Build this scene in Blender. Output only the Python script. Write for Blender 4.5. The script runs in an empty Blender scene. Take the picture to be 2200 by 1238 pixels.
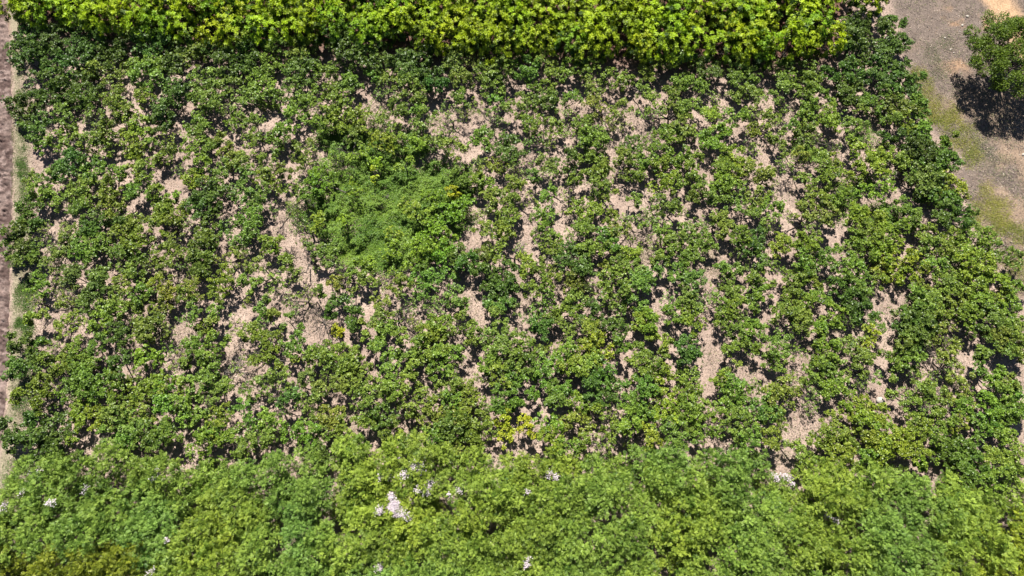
import bpy, math, random
import numpy as np

# ------------------------------------------------------------------ camera, sky, sun, exposure
S = bpy.context.scene
COL = S.collection
H = 70.0                       # drone height above the ground, metres
PITCH = math.radians(18.0)     # tilt away from straight down
FPX = 1467.0                   # focal length in pixels of the 2200 wide photograph
cd = bpy.data.cameras.new('drone_camera'); cam = bpy.data.objects.new('drone_camera', cd); COL.objects.link(cam)
cam.location = (0, 0, H); cam.rotation_euler = (PITCH, 0, 0)
cd.sensor_width = 36.0; cd.lens = 36.0 * FPX / 2200.0; cd.clip_end = 5000; cd.clip_start = 0.5
S.camera = cam

SUN_EL = math.radians(53.0)
SUN_TO = np.array([-0.16, 1.0])            # ground direction towards the sun (north is up in the picture)
SUN_TO = SUN_TO / np.linalg.norm(SUN_TO)
az = math.atan2(SUN_TO[0], SUN_TO[1])      # clockwise from +Y
W = bpy.data.worlds.new('World'); S.world = W; W.use_nodes = True
nt = W.node_tree; nt.nodes.clear()
sky = nt.nodes.new('ShaderNodeTexSky'); sky.sky_type = 'NISHITA'; sky.sun_disc = False
sky.air_density = 0.6; sky.dust_density = 0.4; sky.ozone_density = 0.6; sky.sun_elevation = SUN_EL; sky.sun_rotation = az
bg = nt.nodes.new('ShaderNodeBackground'); bg.inputs['Strength'].default_value = 0.05
wo = nt.nodes.new('ShaderNodeOutputWorld')
nt.links.new(sky.outputs[0], bg.inputs[0]); nt.links.new(bg.outputs[0], wo.inputs[0])
sl = bpy.data.lights.new('sun', 'SUN'); sl.energy = 5.0; sl.angle = math.radians(0.5); sl.color = (1.0, 0.96, 0.89)
so = bpy.data.objects.new('sun', sl); COL.objects.link(so)
so.rotation_euler = (-(math.pi/2 - SUN_EL), 0, -az)
S.view_settings.view_transform = 'Standard'; S.view_settings.look = 'None'
S.view_settings.gamma = 1.0; S.view_settings.use_curve_mapping = False
S.view_settings.exposure = 0.95
S.cycles.max_bounces = 6; S.cycles.diffuse_bounces = 1; S.cycles.transparent_max_bounces = 4
# ------------------------------------------------------------------ layout of the orchard
# crown lobes: x y radius tone (d dark, g green, y yellowish, Y yellow, s sparse, p pale) per stretch
LOBES = """
60 70 30d 46 97 26d 113 76 28d 97 111 30d 60 131 28d 172 58 26d 198 80 30d 168 115 34d 131 137 24d 258 86 30d 232 121 26d
218 147 30d 327 90 38d 313 137 34g 319 169 36g 121 175 26d 178 179 30d 97 202 34d 36 218 26d 50 242 26d 166 214 34d 129 246 26g
252 222 34g 303 206 22y 192 258 34s 283 252 30g 353 232 34d 374 197 34d 374 127 34d 81 272 26d 141 276 22g 232 276 28d 293 280 26y 343 262 24d
434 99 18g 471 105 30d 412 121 26d 525 107 32d 481 135 30d 525 133 28d 598 95 26p 576 119 20g 656 86 30g 642 121 24p 578 145 32g
648 149 32d 699 155 30g 743 107 32d 784 125 30d 751 169 24g 440 169 32g 491 181 28g 452 202 32g 558 185 34y 628 189 30g 525 214 30g
446 228 28g 648 222 30g 707 193 20g 727 214 32g 513 254 28g 545 258 22g 626 258 36g 727 252 36y 780 252 28y 420 268 24g 430 282 24g
812 111 22d 826 137 26d 881 115 22d 875 135 34d 907 127 18d 929 99 24d 978 121 36g 1020 80 16d 1016 135 26s 1046 119 20s 925 161 28d
836 169 28g 881 173 26g 937 177 22d 994 173 26g 1042 153 24g 1083 145 28g 1062 175 34g 1133 147 30g 1170 131 30p 1184 161 28g 820 196 26s
887 206 32g 990 206 22g 1151 185 20g 1133 216 26g 1184 208 24d 1071 218 18g 858 230 22d 901 234 18g 961 234 24s 1022 228 20s 1103 234 26g
909 260 30g 830 262 34g 953 262 30s 1002 246 22s 1062 258 30s 1127 258 22g 1170 268 32g
1220 145 28g 1267 141 26p 1317 169 26g 1349 163 18g 1394 153 22p 1426 133 20p 1467 121 24d 1521 147 26d 1463 173 24g 1497 177 28g 1584 137 22g
1590 165 26g 1453 198 24g 1382 196 20g 1226 210 20g 1271 190 28g 1277 232 28g 1331 234 28g 1533 218 28s 1588 200 20g 1402 218 26g 1479 228 26g
1402 244 34s 1220 244 26s 1250 260 26g 1475 252 30g 1533 258 30y 1580 254 28g 1311 262 20s 1463 276 26g 1267 282 24g 1341 278 24s
1612 159 26g 1612 196 24g 1685 145 28g 1731 153 28g 1693 171 26g 1677 194 28g 1741 177 26g 1786 158 22d 1830 149 28d 1850 117 30d 1842 86 28d
1832 60 30d 1883 60 30d 1923 50 22d 1933 84 24d 1909 107 30d 1810 105 18d 1893 137 28d 1939 155 22d 1879 165 28d 1927 177 24d 1978 165 15g
1828 189 30d 1962 194 22d 1915 194 26g 1733 196 20g 1766 202 18g 1826 204 22d 1879 218 28g 1933 228 32d 1741 232 28g 1788 234 22y 1620 238 26s
1974 222 24d 1661 258 30g 1731 258 26y 1782 262 24g 1824 262 26g 1943 260 26y 1915 260 18g 1984 252 22g 1984 278 22g
85 302 22g 125 304 28g 202 294 24g 152 337 26d 131 367 24d 212 312 26g 283 314 30g 182 345 20d 202 371 26d 283 341 30y 364 308 28s
354 330 26g 101 385 28g 67 381 18g 87 409 26g 172 399 28g 232 397 28g 313 371 30g 299 409 28d 131 425 28g 182 421 24g 238 438 32g
242 466 26d 170 454 30g 53 448 24d 61 474 22d 137 498 30g 30 492 24d 50 512 26d 192 492 22d 273 498 36g 354 446 26d 339 474 24g
202 518 26g 293 518 28y 378 518 24s 390 452 22g
412 310 30y 446 320 22g 491 331 24y 545 304 28g 525 347 22g 592 290 26d 632 306 14g 471 363 24g 572 355 28g 412 389 26y 430 411 30d
471 417 30d 531 387 26g 578 381 26y 525 421 26g 558 417 24g 652 331 30g 683 369 24g 679 401 18d 628 407 18g 424 448 24d 465 454 24s
537 466 30y 592 448 22s 632 442 22s 440 482 20g 491 482 26g 541 490 22g 521 508 26g 582 518 24y 679 478 20g 652 516 18s 440 518 26d 723 345 24s
820 304 28y 850 296 24g 897 312 22g 931 304 26g 974 316 30g 1032 296 26g 1093 320 32d 1059 353 28g 992 377 24d 1052 393 20g 1103 365 28s
1143 341 24s 1174 347 24g 1147 304 28s 1180 377 24s 1062 421 26g 1109 393 22g 1032 458 22s 986 442 26y 962 458 26g 1093 460 28g 1052 492 26g
1083 492 22g 1143 427 24s 1180 421 22g 1174 472 34g 1164 502 26g 937 482 26g 921 502 26y 952 512 26g 931 425 26g 881 446 24g 972 409 16Y 760 262 22g 870 356 20g 760 405 20y 905 465 22g 740 470 18g 845 500 18y 805 345 18y 715 385 16g
805 372 16Y 770 330 24g 
1220 345 30d 1277 304 34g 1265 324 26d 1356 312 22d 1341 333 22g 1392 306 26s 1408 320 22g 1432 292 26g 1291 361 26g 1368 365 28g 1392 345 22g
1418 345 24y 1461 337 26g 1493 347 24g 1281 397 32g 1412 401 20y 1438 393 24y 1479 385 26g 1523 300 28g 1574 327 28y 1590 355 26y 1564 367 32d
1554 385 24g 1311 421 18g 1366 421 20g 1428 442 28d 1220 415 20s 1489 419 12d 1539 417 28g 1590 438 24g 1261 448 32y 1311 462 20y 1382 466 28s
1459 456 24s 1331 492 22g 1261 502 32d 1311 512 24d 1414 496 28g 1489 498 26g 1543 462 22g 1564 486 26g 1523 516 24g 1452 516 24g 1590 508 24y 1358 518 22s
1618 314 20s 1624 369 26d 1762 341 26g 1789 344 22g 1747 396 24g 1783 381 26g 1853 332 34y 1890 347 34y 1930 335 28y 1982 326 30d 1850 369 20g
1890 405 26y 1991 387 30d 1753 417 24g 1624 427 26g 1661 445 24g 1631 460 28g 1731 451 24g 1771 460 26g 1838 460 24y 1881 463 28y 1945 439 22g
1966 469 28g 1618 512 26d 1685 518 24y 1747 518 26g 1869 500 28g 1838 512 22g 1905 494 22y 1930 518 22y 1690 355 22s 1660 400 20s
1947 298 26d 1983 295 20d 2035 301 12d 2056 286 8g 1998 332 34d 2038 341 24d 1995 392 34d 2038 396 28g 2063 402 24y 2026 423 28d 2050 436 24g
2029 460 26d 2066 469 28d 2093 466 16g 1971 469 22g 1998 503 24g 2090 506 30g 2050 512 26g 2130 512 24g 2020 360 26g
116 563 32g 21 526 20d 46 554 20d 171 538 30d 202 529 26g 253 538 26g 290 541 26g 345 538 28g 391 535 20g 162 590 24d 214 593 28g
284 578 30d 351 566 26g 79 609 26g 198 624 24d 266 609 22g 128 621 20s 336 609 22Y 357 627 22y 147 639 28s 244 642 26g 305 633 22g
391 630 18g 183 657 18d 116 670 22g 342 654 26g 299 651 24g 220 667 22g 260 667 22g 147 697 32g 214 694 26y 253 715 24d 321 700 34d
305 718 26g 40 734 24d 67 743 22d 211 740 26g 165 752 26g 110 740 20s 321 755 24y 391 746 22s
437 538 32g 431 566 28d 501 535 18g 522 560 26s 479 596 28g 550 569 22g 534 600 26g 418 621 26g 589 609 20g 620 566 20d 583 529 16g
632 590 22s 705 548 26g 672 560 14s 785 566 20g 782 594 24g 461 664 20g 418 657 18g 724 651 30d 690 627 14d 754 618 12g 663 627 20s
623 642 22s 571 642 10g 632 663 16s 501 697 26s 531 709 26y 571 700 18s 565 727 26g 647 706 12g 632 740 28g 595 721 18s 727 709 16Y
766 685 24d 794 691 20g 424 703 14g 455 746 36g 418 740 24g 571 761 22g 675 761 22y 705 755 26g 742 758 24g 791 734 22g
840 535 26g 901 541 30g 947 538 30g 980 548 26d 1005 563 24d 904 596 26g 947 590 32g 1044 548 24g 1066 541 22g 1130 563 26y 1118 532 16s
1185 538 28g 1050 590 32d 1093 593 28d 1157 581 18g 1191 587 22g 861 612 26g 901 621 22g 974 639 34g 1066 621 26d 1072 648 22d 1139 621 24g
818 648 24y 879 654 30s 931 657 30s 812 679 24g 1160 664 22g 1069 676 30g 1160 691 24d 983 694 32g 937 700 26g 1020 703 20g 831 709 22g
855 722 22g 1163 715 16d 922 718 28g 1063 734 36g 1121 740 28g 818 749 30g 907 746 34g 937 755 28g 1188 752 22g 873 761 22g
1218 544 28d 1258 538 24g 1301 532 22g 1356 541 26y 1252 578 24d 1234 596 28g 1301 569 14g 1328 572 22d 1371 578 30g 1402 590 24d 1307 593 28g
1371 624 36d 1328 639 32d 1298 624 22s 1234 642 30y 1438 544 20g 1469 544 28g 1502 538 26g 1408 526 24s 1460 584 24g 1490 599 22d 1475 633 18d
1582 581 20g 1545 600 24s 1438 642 22s 1573 627 24y 1548 657 26g 1576 654 24y 1484 657 28g 1505 648 20s 1276 676 30d 1221 667 24g 1383 679 26g
1389 691 26d 1447 673 24g 1487 694 34y 1560 679 26g 1322 703 24d 1212 703 24g 1267 715 30d 1395 715 18g 1432 728 22g 1481 743 26d 1285 746 38y
1218 749 26g 1337 749 22g 1374 749 20g 1573 740 20g 1563 761 16g 1429 761 14g
1618 526 20d 1676 529 22y 1731 529 30y 1722 557 26y 1731 575 26g 1768 554 24g 1814 575 32g 1850 587 30g 1795 532 16g 1866 538 28g 1905 538 28y
1939 560 34y 1893 560 26g 1945 587 26y 1893 590 22y 1670 575 16g 1637 599 28g 1630 627 24g 1707 605 24g 1743 602 18y 1618 651 22g 1808 621 28d
1850 621 26g 1701 633 22g 1753 642 28g 1731 654 24g 1838 648 28d 1853 667 28d 1682 670 28g 1728 688 26g 1789 679 28g 1887 694 24g 1621 700 26g
1713 709 20s 1872 725 24Y 1988 648 26d 1966 670 28g 1966 697 30d 1951 743 28g 1670 746 30g 1618 743 22g 1783 743 26g 1844 749 28g 1716 755 22s 1771 764 24g
1998 529 20d 2038 535 26g 2075 545 32g 2112 538 24y 2014 569 28g 2075 572 28y 2118 569 28y 2166 557 24d 2194 618 20d 2032 590 22g 2075 603 30d
2044 612 24d 2115 597 28g 2148 603 26y 2023 633 22g 2002 655 28d 2066 651 28d 2105 649 28g 2142 636 28y 2176 649 26g 1990 679 34d 1959 691 26d
2020 673 24g 2075 673 26d 2130 673 28g 2160 691 32g 2130 697 30d 2191 682 24g 1971 722 26d 2008 710 26g 1941 740 22g 2151 719 26g 2182 719 26g
1999 749 28s 2038 758 22g 2105 761 16g 2160 752 30g 2191 752 24g
34 787 24d 64 778 22d 128 784 28d 171 781 26d 183 806 28g 171 827 30g 214 827 28d 253 821 30d 256 790 26d 64 845 30d 92 861 20d
250 845 26d 171 861 26g 165 888 28g 61 897 16d 24 922 28d 21 955 18d 107 919 36d 61 946 28d 92 958 28d 128 949 22d 208 894 28g
244 888 30g 281 876 26y 281 907 32g 305 897 28g 311 775 22y 333 824 26g 372 830 30g 351 855 32g 391 861 24g 299 839 24g 263 943 26g
336 931 30d 366 931 26g 311 949 26g 388 897 20g
446 775 36g 507 787 18s 565 769 24g 614 775 22g 601 812 28y 681 772 28g 721 778 28g 754 772 28g 748 794 26g 430 827 34g 473 836 30g
546 833 30g 656 809 18d 666 864 34g 623 855 20d 730 830 24g 772 815 30g 785 861 34g 415 879 30g 531 882 30g 574 900 26y 473 903 32g
455 922 26g 431 958 32g 489 940 28g 583 925 28s 534 955 28g 562 943 24g 629 928 28g 663 931 28g 690 925 28g 705 900 28g 733 913 22y
684 971 18d 513 980 20g
834 797 30g 901 778 36g 947 781 34g 983 791 14s 1044 781 26g 1075 806 32g 1108 818 26g 1093 778 28g 1124 775 26d 1179 784 28g 1166 809 26g
812 845 30g 840 842 26g 879 855 36g 916 858 26g 968 833 32g 1002 849 32g 971 861 26g 1008 876 32d 1072 861 30g 1108 867 16d 1188 839 26g
1194 864 24g 818 894 24d 916 891 32g 971 891 34g 831 919 26g 968 919 30d 1014 922 30d 1041 919 28g 937 928 26g 1084 897 22Y 1087 931 24Y
1133 915 22Y 1179 913 30y 1182 937 24y 983 971 26s 922 943 22g
1218 778 28g 1246 794 26g 1276 772 28g 1304 803 36g 1371 787 32y 1395 781 26g 1426 800 22y 1270 830 30d 1307 839 26d 1209 836 26g 1475 806 30g
1472 772 20d 1383 836 24g 1426 839 26y 1493 839 30g 1237 867 28y 1246 900 36g 1365 867 30g 1359 891 32g 1389 897 26g 1432 885 28y 1484 873 30g
1487 891 26g 1533 882 26g 1545 812 20g 1579 821 26g 1566 845 26g 1588 852 26g 1579 891 26g 1319 885 18s 1322 925 26g 1353 919 26g 1395 934 26y
1444 925 28g 1518 925 28g 1218 955 28g 1301 955 30s 1457 950 28g 1591 922 24g
1676 778 28g 1759 794 34g 1795 794 28g 1707 818 26s 1670 839 32g 1795 833 34y 1747 855 30s 1856 778 30g 1649 879 28d 1676 894 26g 1615 900 28g
1618 833 18g 1695 855 20g 1853 827 20s 1924 830 22g 1921 775 22g 1963 772 22y 1951 858 26g 1988 842 28g 1795 897 24p 1853 882 30y 1859 900 24y
1893 891 28y 1765 946 26g 1801 931 28g 1893 913 24g 1875 943 28g 1893 958 30y 1936 949 32y 1661 940 24y 1612 940 24g 1713 968 26g 1811 977 30g
1863 986 20d 1979 925 28g 1966 968 26y
2008 846 30g 2063 840 34y 1983 834 24g 2066 873 24g 2124 873 30y 2151 843 28g 2179 843 26g 2130 898 26g 2166 889 26d 2188 879 24d 2060 916 24g
2111 925 26g 2151 934 28y 1977 916 26g 2014 940 26g 2032 910 20g 1940 943 30y 1898 962 32g 2044 965 30d 2075 977 32d 2093 995 26d 1980 995 16y
2087 1032 26g 2145 983 32g 2163 1008 30g 2188 974 28g 2136 1032 24y 2188 1008 26g 2133 809 22g 2166 812 22d
"""
# bare sand clearings: x y radius (used to word the labels and to scatter litter)
CLEARINGS = """
262 190 14 310 235 20 375 275 20 100 132 10 70 345 24 105 460 16 295 465 22 355 390 16 455 270 18 575 235 20 660 175 16 775 200 24 680 305 20
608 330 14 640 385 16 490 400 10 430 465 16 630 520 18 610 485 14 540 440 10 540 530 14 670 600 22 755 560 14 785 630 20 690 690 40 490 650 22 500 745 20
450 720 16 560 620 12 360 680 14 98 700 16 230 790 12 330 797 20 118 880 18 215 870 12 355 897 14 415 935 18 510 835 18 487 880 14 570 875 16
720 845 26 525 925 14 630 895 12 720 955 12 918 815 16 1013 780 16 1035 845 14 1145 890 24 880 915 14 985 950 12 1113 960 14 933 235 18 1015 210 14
1125 182 14 1145 228 12 1060 238 12 1101 262 12 1010 330 10 1030 420 14 1015 510 28 1070 515 12 1125 485 14 1145 522 14 820 558 14 1003 615 18 1030 650 22
1050 705 14 1120 712 20 880 735 14 1190 700 10 1010 760 12 1105 620 10 1245 203 14 1415 180 20 1360 205 14 1558 195 18 1295 248 12 1370 275 12
1335 435 22 1355 400 14 1214 310 12 1215 460 14 1300 490 12 1418 372 8 1497 455 12 1565 460 14 1318 325 12 1540 350 12 1210 625 10 1345 668 12
1345 735 20 1435 610 18 1425 700 16 1440 755 18 1525 560 14 1525 750 28 1540 712 18 1500 770 22 1590 620 10 1645 220 18 1776 130 16 1700 205 10 1875 270 24
1650 320 22 1695 420 26 1697 495 16 1795 505 18 1945 400 14 1965 512 20 1990 440 16 1620 615 14 1685 545 22 1670 640 16 1650 690 16 1760 600 12
1810 730 22 1920 650 34 1930 690 16 1900 740 12 1340 830 14 1525 835 16 1275 935 14 1545 955 16 1615 800 22 1710 915 26 1750 895 26 1665 970 18
1850 800 16 1835 840 14 1890 845 16 1925 905 20 1910 990 20 2085 708 14 2100 735 26 2037 940 14 2110 955 20 2180 915 18 2105 845 16 2015 482 16
"""
# ------------------------------------------------------------------ helpers
rng = np.random.default_rng(11)
random.seed(4)
CP, SP = math.cos(PITCH), math.sin(PITCH)

def ground(px, py, z=0.0):
    """point at height z seen at pixel px, py of the 2200 x 1238 photograph"""
    px = np.asarray(px, float); py = np.asarray(py, float)
    dx = (px - 1100.0) / FPX; dy = -(py - 619.0) / FPX
    wy = dy * CP + SP; wz = dy * SP - CP
    t = (z - H) / wz
    return np.stack([dx * t, wy * t], -1)

def to_px(x, y, z=0.0):
    x = np.asarray(x, float); y = np.asarray(y, float); z = np.asarray(z, float)
    vy = y * CP + (z - H) * SP; vz = -y * SP + (z - H) * CP
    return 1100.0 + FPX * x / -vz, 619.0 - FPX * vy / -vz

def mpp(px, py):
    a = ground(px, py); b = ground(px + 1, py)
    return abs(b[0] - a[0])

def mesh_np(name, v, f, tint=None, mat=None, smooth=False, attr='tint'):
    """mesh from numpy arrays: v (N,3), f (M,3 or 4), tint per vertex (float or rgb)"""
    v = np.asarray(v, np.float32); f = np.asarray(f, np.int32)
    m = bpy.data.meshes.new(name)
    m.vertices.add(len(v)); m.vertices.foreach_set('co', v.ravel())
    k = f.shape[1]
    m.loops.add(f.size); m.loops.foreach_set('vertex_index', f.ravel())
    m.polygons.add(len(f))
    m.polygons.foreach_set('loop_start', np.arange(0, f.size, k, dtype=np.int32))
    m.polygons.foreach_set('loop_total', np.full(len(f), k, np.int32))
    if smooth: m.polygons.foreach_set('use_smooth', np.ones(len(f), bool))
    m.update(calc_edges=True)
    if tint is not None:
        tint = np.asarray(tint, np.float32)
        if tint.ndim == 1:
            a = m.attributes.new(attr, 'FLOAT', 'POINT'); a.data.foreach_set('value', tint)
        else:
            a = m.attributes.new(attr, 'FLOAT_COLOR', 'POINT')
            a.data.foreach_set('color', np.concatenate([tint, np.ones((len(tint), 1), np.float32)], 1).ravel())
    if mat: m.materials.append(mat)
    return m

def obj(name, mesh, parent=None, loc=(0, 0, 0), rz=0.0, sc=1.0):
    o = bpy.data.objects.new(name, mesh); COL.objects.link(o)
    o.location = loc; o.rotation_euler = (0, 0, rz)
    o.scale = (sc, sc, sc) if np.isscalar(sc) else sc
    if parent is not None: o.parent = parent
    return o

def thing(name, label, cat, loc, group=None):
    o = obj(name, None, None, loc); o.empty_display_size = 0.3
    return tag(o, label, cat, group)

def tag(o, label, cat, group=None):
    o['label'] = label; o['category'] = cat
    if group: o['group'] = group
    return o

def vnoise(x, y, seed, scale):
    """smooth value noise in 0..1"""
    r = np.random.default_rng(seed); T = r.random((64, 64))
    x = np.asarray(x, float) / scale + 1000.0; y = np.asarray(y, float) / scale + 1000.0
    xi = np.floor(x).astype(int); yi = np.floor(y).astype(int); fx = x - xi; fy = y - yi
    fx = fx * fx * (3 - 2 * fx); fy = fy * fy * (3 - 2 * fy)
    g = lambda i, j: T[(i % 64), (j % 64)]
    return (g(xi, yi) * (1 - fx) + g(xi + 1, yi) * fx) * (1 - fy) + (g(xi, yi + 1) * (1 - fx) + g(xi + 1, yi + 1) * fx) * fy

def fbm(x, y, seed, scale, n=4):
    s = 0; a = 0.5; t = 0
    for i in range(n):
        s = s + a * vnoise(x, y, seed + i, scale / 2 ** i); t += a; a *= 0.55
    return s / t

def norm(a):
    return a / np.maximum(np.linalg.norm(a, axis=-1, keepdims=True), 1e-9)

def leaves(base, d, n, L, Wd, fold=0.12, wide=0.62):
    """kite shaped leaves: base (N,3), direction d, normal n, length L, width Wd -> verts, quads"""
    N = len(base); d = norm(d); s = norm(np.cross(n, d)); n = np.cross(d, s)
    L = np.broadcast_to(np.asarray(L, float).reshape(-1, 1), (N, 1)); Wd = np.broadcast_to(np.asarray(Wd, float).reshape(-1, 1), (N, 1))
    mid = base + d * L * wide
    up = n * Wd * fold
    v = np.stack([base, mid - s * Wd / 2 + up, base + d * L - n * L * 0.08, mid + s * Wd / 2 + up], 1).reshape(-1, 3)
    f = np.arange(4 * N).reshape(N, 4)
    return v, f

def tube(path, rad, sides=5):
    """tapered tube along a polyline -> verts, quads"""
    path = np.asarray(path, float); n = len(path); out = []
    for i in range(n):
        t = path[min(i + 1, n - 1)] - path[max(i - 1, 0)]
        t = t / (np.linalg.norm(t) + 1e-9)
        a = np.array([1., 0, 0]) if abs(t[0]) < 0.8 else np.array([0, 1., 0])
        u = np.cross(t, a); u /= np.linalg.norm(u); w = np.cross(t, u)
        an = np.arange(sides) * 2 * math.pi / sides
        out.append(path[i] + rad[i] * (np.cos(an)[:, None] * u + np.sin(an)[:, None] * w))
    v = np.concatenate(out); q = []
    for i in range(n - 1):
        for k in range(sides):
            k2 = (k + 1) % sides
            q.append((i * sides + k, i * sides + k2, (i + 1) * sides + k2, (i + 1) * sides + k))
    return v, np.array(q)

def join(parts):
    V = []; F = []; o = 0
    for v, f in parts:
        V.append(v); F.append(f + o); o += len(v)
    return np.concatenate(V), np.concatenate(F)

def crooked(a, b, n=5, wob=0.12, r=None):
    """bent polyline from a to b"""
    r = r or rng
    a = np.asarray(a, float); b = np.asarray(b, float); L = np.linalg.norm(b - a)
    t = np.linspace(0, 1, n)[:, None]
    p = a + (b - a) * t
    j = r.normal(0, wob * L, (n, 3)); j[0] = 0; j[-1] = 0
    return p + j * np.sin(t * math.pi)

# ------------------------------------------------------------------ materials
def new_mat(name):
    m = bpy.data.materials.new(name); m.use_nodes = True
    n = m.node_tree.nodes; n.clear()
    return m, n, m.node_tree.links

def leaf_mat(name, dark, light, rough=0.42, trans=0.22, spec=0.5, use_obj=True):
    """leaf: tone by per-leaf attribute between dark and light, times the tree's own colour, a little light let through"""
    m, n, l = new_mat(name)
    at = n.new('ShaderNodeAttribute'); at.attribute_name = 'tint'
    mx = n.new('ShaderNodeMix'); mx.data_type = 'RGBA'
    l.new(at.outputs['Fac'], mx.inputs['Factor'])
    mx.inputs['A'].default_value = (*dark, 1); mx.inputs['B'].default_value = (*light, 1)
    col = mx.outputs['Result']
    if use_obj:
        oi = n.new('ShaderNodeObjectInfo'); mu = n.new('ShaderNodeMix'); mu.data_type = 'RGBA'; mu.blend_type = 'MULTIPLY'
        mu.inputs['Factor'].default_value = 1.0
        l.new(col, mu.inputs['A']); l.new(oi.outputs['Color'], mu.inputs['B']); col = mu.outputs['Result']
    p = n.new('ShaderNodeBsdfPrincipled'); p.inputs['Roughness'].default_value = rough
    p.inputs['Specular IOR Level'].default_value = spec
    l.new(col, p.inputs['Base Color'])
    tr = n.new('ShaderNodeBsdfTranslucent'); l.new(col, tr.inputs['Color'])
    ms = n.new('ShaderNodeMixShader'); ms.inputs[0].default_value = trans
    l.new(p.outputs[0], ms.inputs[1]); l.new(tr.outputs[0], ms.inputs[2])
    o = n.new('ShaderNodeOutputMaterial'); l.new(ms.outputs[0], o.inputs[0])
    return m

def bark_mat(name, a, b, scale=9.0):
    m, n, l = new_mat(name)
    tc = n.new('ShaderNodeTexCoord'); no = n.new('ShaderNodeTexNoise'); no.inputs['Scale'].default_value = scale; no.inputs['Detail'].default_value = 6
    l.new(tc.outputs['Object'], no.inputs['Vector'])
    r = n.new('ShaderNodeValToRGB'); r.color_ramp.elements[0].color = (*a, 1); r.color_ramp.elements[1].color = (*b, 1)
    r.color_ramp.elements[0].position = 0.35; r.color_ramp.elements[1].position = 0.7
    l.new(no.outputs['Fac'], r.inputs[0])
    p = n.new('ShaderNodeBsdfPrincipled'); p.inputs['Roughness'].default_value = 0.9
    l.new(r.outputs[0], p.inputs['Base Color'])
    bu = n.new('ShaderNodeBump'); bu.inputs['Strength'].default_value = 0.6; bu.inputs['Distance'].default_value = 0.03
    l.new(no.outputs['Fac'], bu.inputs['Height']); l.new(bu.outputs[0], p.inputs['Normal'])
    o = n.new('ShaderNodeOutputMaterial'); l.new(p.outputs[0], o.inputs[0])
    return m

def soil_mat(name, strength=1.0):
    """soil: colour from the mesh's own zones, broken up by grain at several sizes"""
    m, n, l = new_mat(name)
    at = n.new('ShaderNodeAttribute'); at.attribute_name = 'soil'
    tc = n.new('ShaderNodeTexCoord')
    def noise(sc, det, lo, hi, c0, c1):
        t = n.new('ShaderNodeTexNoise'); t.inputs['Scale'].default_value = sc; t.inputs['Detail'].default_value = det; t.inputs['Roughness'].default_value = 0.65
        l.new(tc.outputs['Object'], t.inputs['Vector'])
        mr = n.new('ShaderNodeMapRange'); mr.inputs['From Min'].default_value = lo; mr.inputs['From Max'].default_value = hi
        mr.inputs['To Min'].default_value = c0; mr.inputs['To Max'].default_value = c1
        l.new(t.outputs['Fac'], mr.inputs['Value']); return t, mr
    t1, a1 = noise(5.0, 10, 0.32, 0.68, 0.55, 1.25)
    t2, a2 = noise(0.8, 5, 0.35, 0.65, 0.78, 1.1)
    mul = n.new('ShaderNodeMath'); mul.operation = 'MULTIPLY'; l.new(a1.outputs[0], mul.inputs[0]); l.new(a2.outputs[0], mul.inputs[1])
    cm = n.new('ShaderNodeMix'); cm.data_type = 'RGBA'; cm.blend_type = 'MULTIPLY'; cm.inputs['Factor'].default_value = strength
    cc = n.new('ShaderNodeCombineColor')
    for k in range(3): l.new(mul.outputs[0], cc.inputs[k])
    l.new(at.outputs['Color'], cm.inputs['A']); l.new(cc.outputs[0], cm.inputs['B'])
    p = n.new('ShaderNodeBsdfPrincipled'); p.inputs['Roughness'].default_value = 0.95; p.inputs['Specular IOR Level'].default_value = 0.15
    l.new(cm.outputs['Result'], p.inputs['Base Color'])
    bu = n.new('ShaderNodeBump'); bu.inputs['Strength'].default_value = 0.55; bu.inputs['Distance'].default_value = 0.05
    l.new(t1.outputs['Fac'], bu.inputs['Height']); l.new(bu.outputs[0], p.inputs['Normal'])
    o = n.new('ShaderNodeOutputMaterial'); l.new(p.outputs[0], o.inputs[0])
    return m

def attr_mat(name, rough=0.8, trans=0.0):
    """colour straight from the per-vertex 'tintc' attribute (small litter, grass, weeds)"""
    m, n, l = new_mat(name)
    at = n.new('ShaderNodeAttribute'); at.attribute_name = 'tintc'
    p = n.new('ShaderNodeBsdfPrincipled'); p.inputs['Roughness'].default_value = rough; p.inputs['Specular IOR Level'].default_value = 0.25
    l.new(at.outputs['Color'], p.inputs['Base Color'])
    o = n.new('ShaderNodeOutputMaterial')
    if trans:
        tr = n.new('ShaderNodeBsdfTranslucent'); l.new(at.outputs['Color'], tr.inputs['Color'])
        ms = n.new('ShaderNodeMixShader'); ms.inputs[0].default_value = trans
        l.new(p.outputs[0], ms.inputs[1]); l.new(tr.outputs[0], ms.inputs[2]); l.new(ms.outputs[0], o.inputs[0])
    else: l.new(p.outputs[0], o.inputs[0])
    return m

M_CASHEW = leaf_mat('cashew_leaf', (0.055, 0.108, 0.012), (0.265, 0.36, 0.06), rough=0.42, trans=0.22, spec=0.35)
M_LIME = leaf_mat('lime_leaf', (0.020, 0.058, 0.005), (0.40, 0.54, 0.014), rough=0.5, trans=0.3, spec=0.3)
M_FEATHER = leaf_mat('feather_leaf', (0.055, 0.125, 0.014), (0.33, 0.455, 0.07), rough=0.5, trans=0.28, spec=0.3)
M_VINE = leaf_mat('vine_leaf', (0.075, 0.17, 0.018), (0.28, 0.41, 0.05), rough=0.5, trans=0.28, spec=0.3, use_obj=False)
M_BARK = bark_mat('cashew_bark', (0.05, 0.042, 0.036), (0.15, 0.125, 0.105))
M_GREYWOOD = bark_mat('dead_wood', (0.16, 0.14, 0.125), (0.36, 0.32, 0.28))
M_SOIL = soil_mat('soil')
M_LITTER = attr_mat('litter', 0.8)
M_GRASS = attr_mat('grass_blades', 0.6, 0.25)
M_PETAL = attr_mat('petals', 0.6, 0.3)
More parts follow.
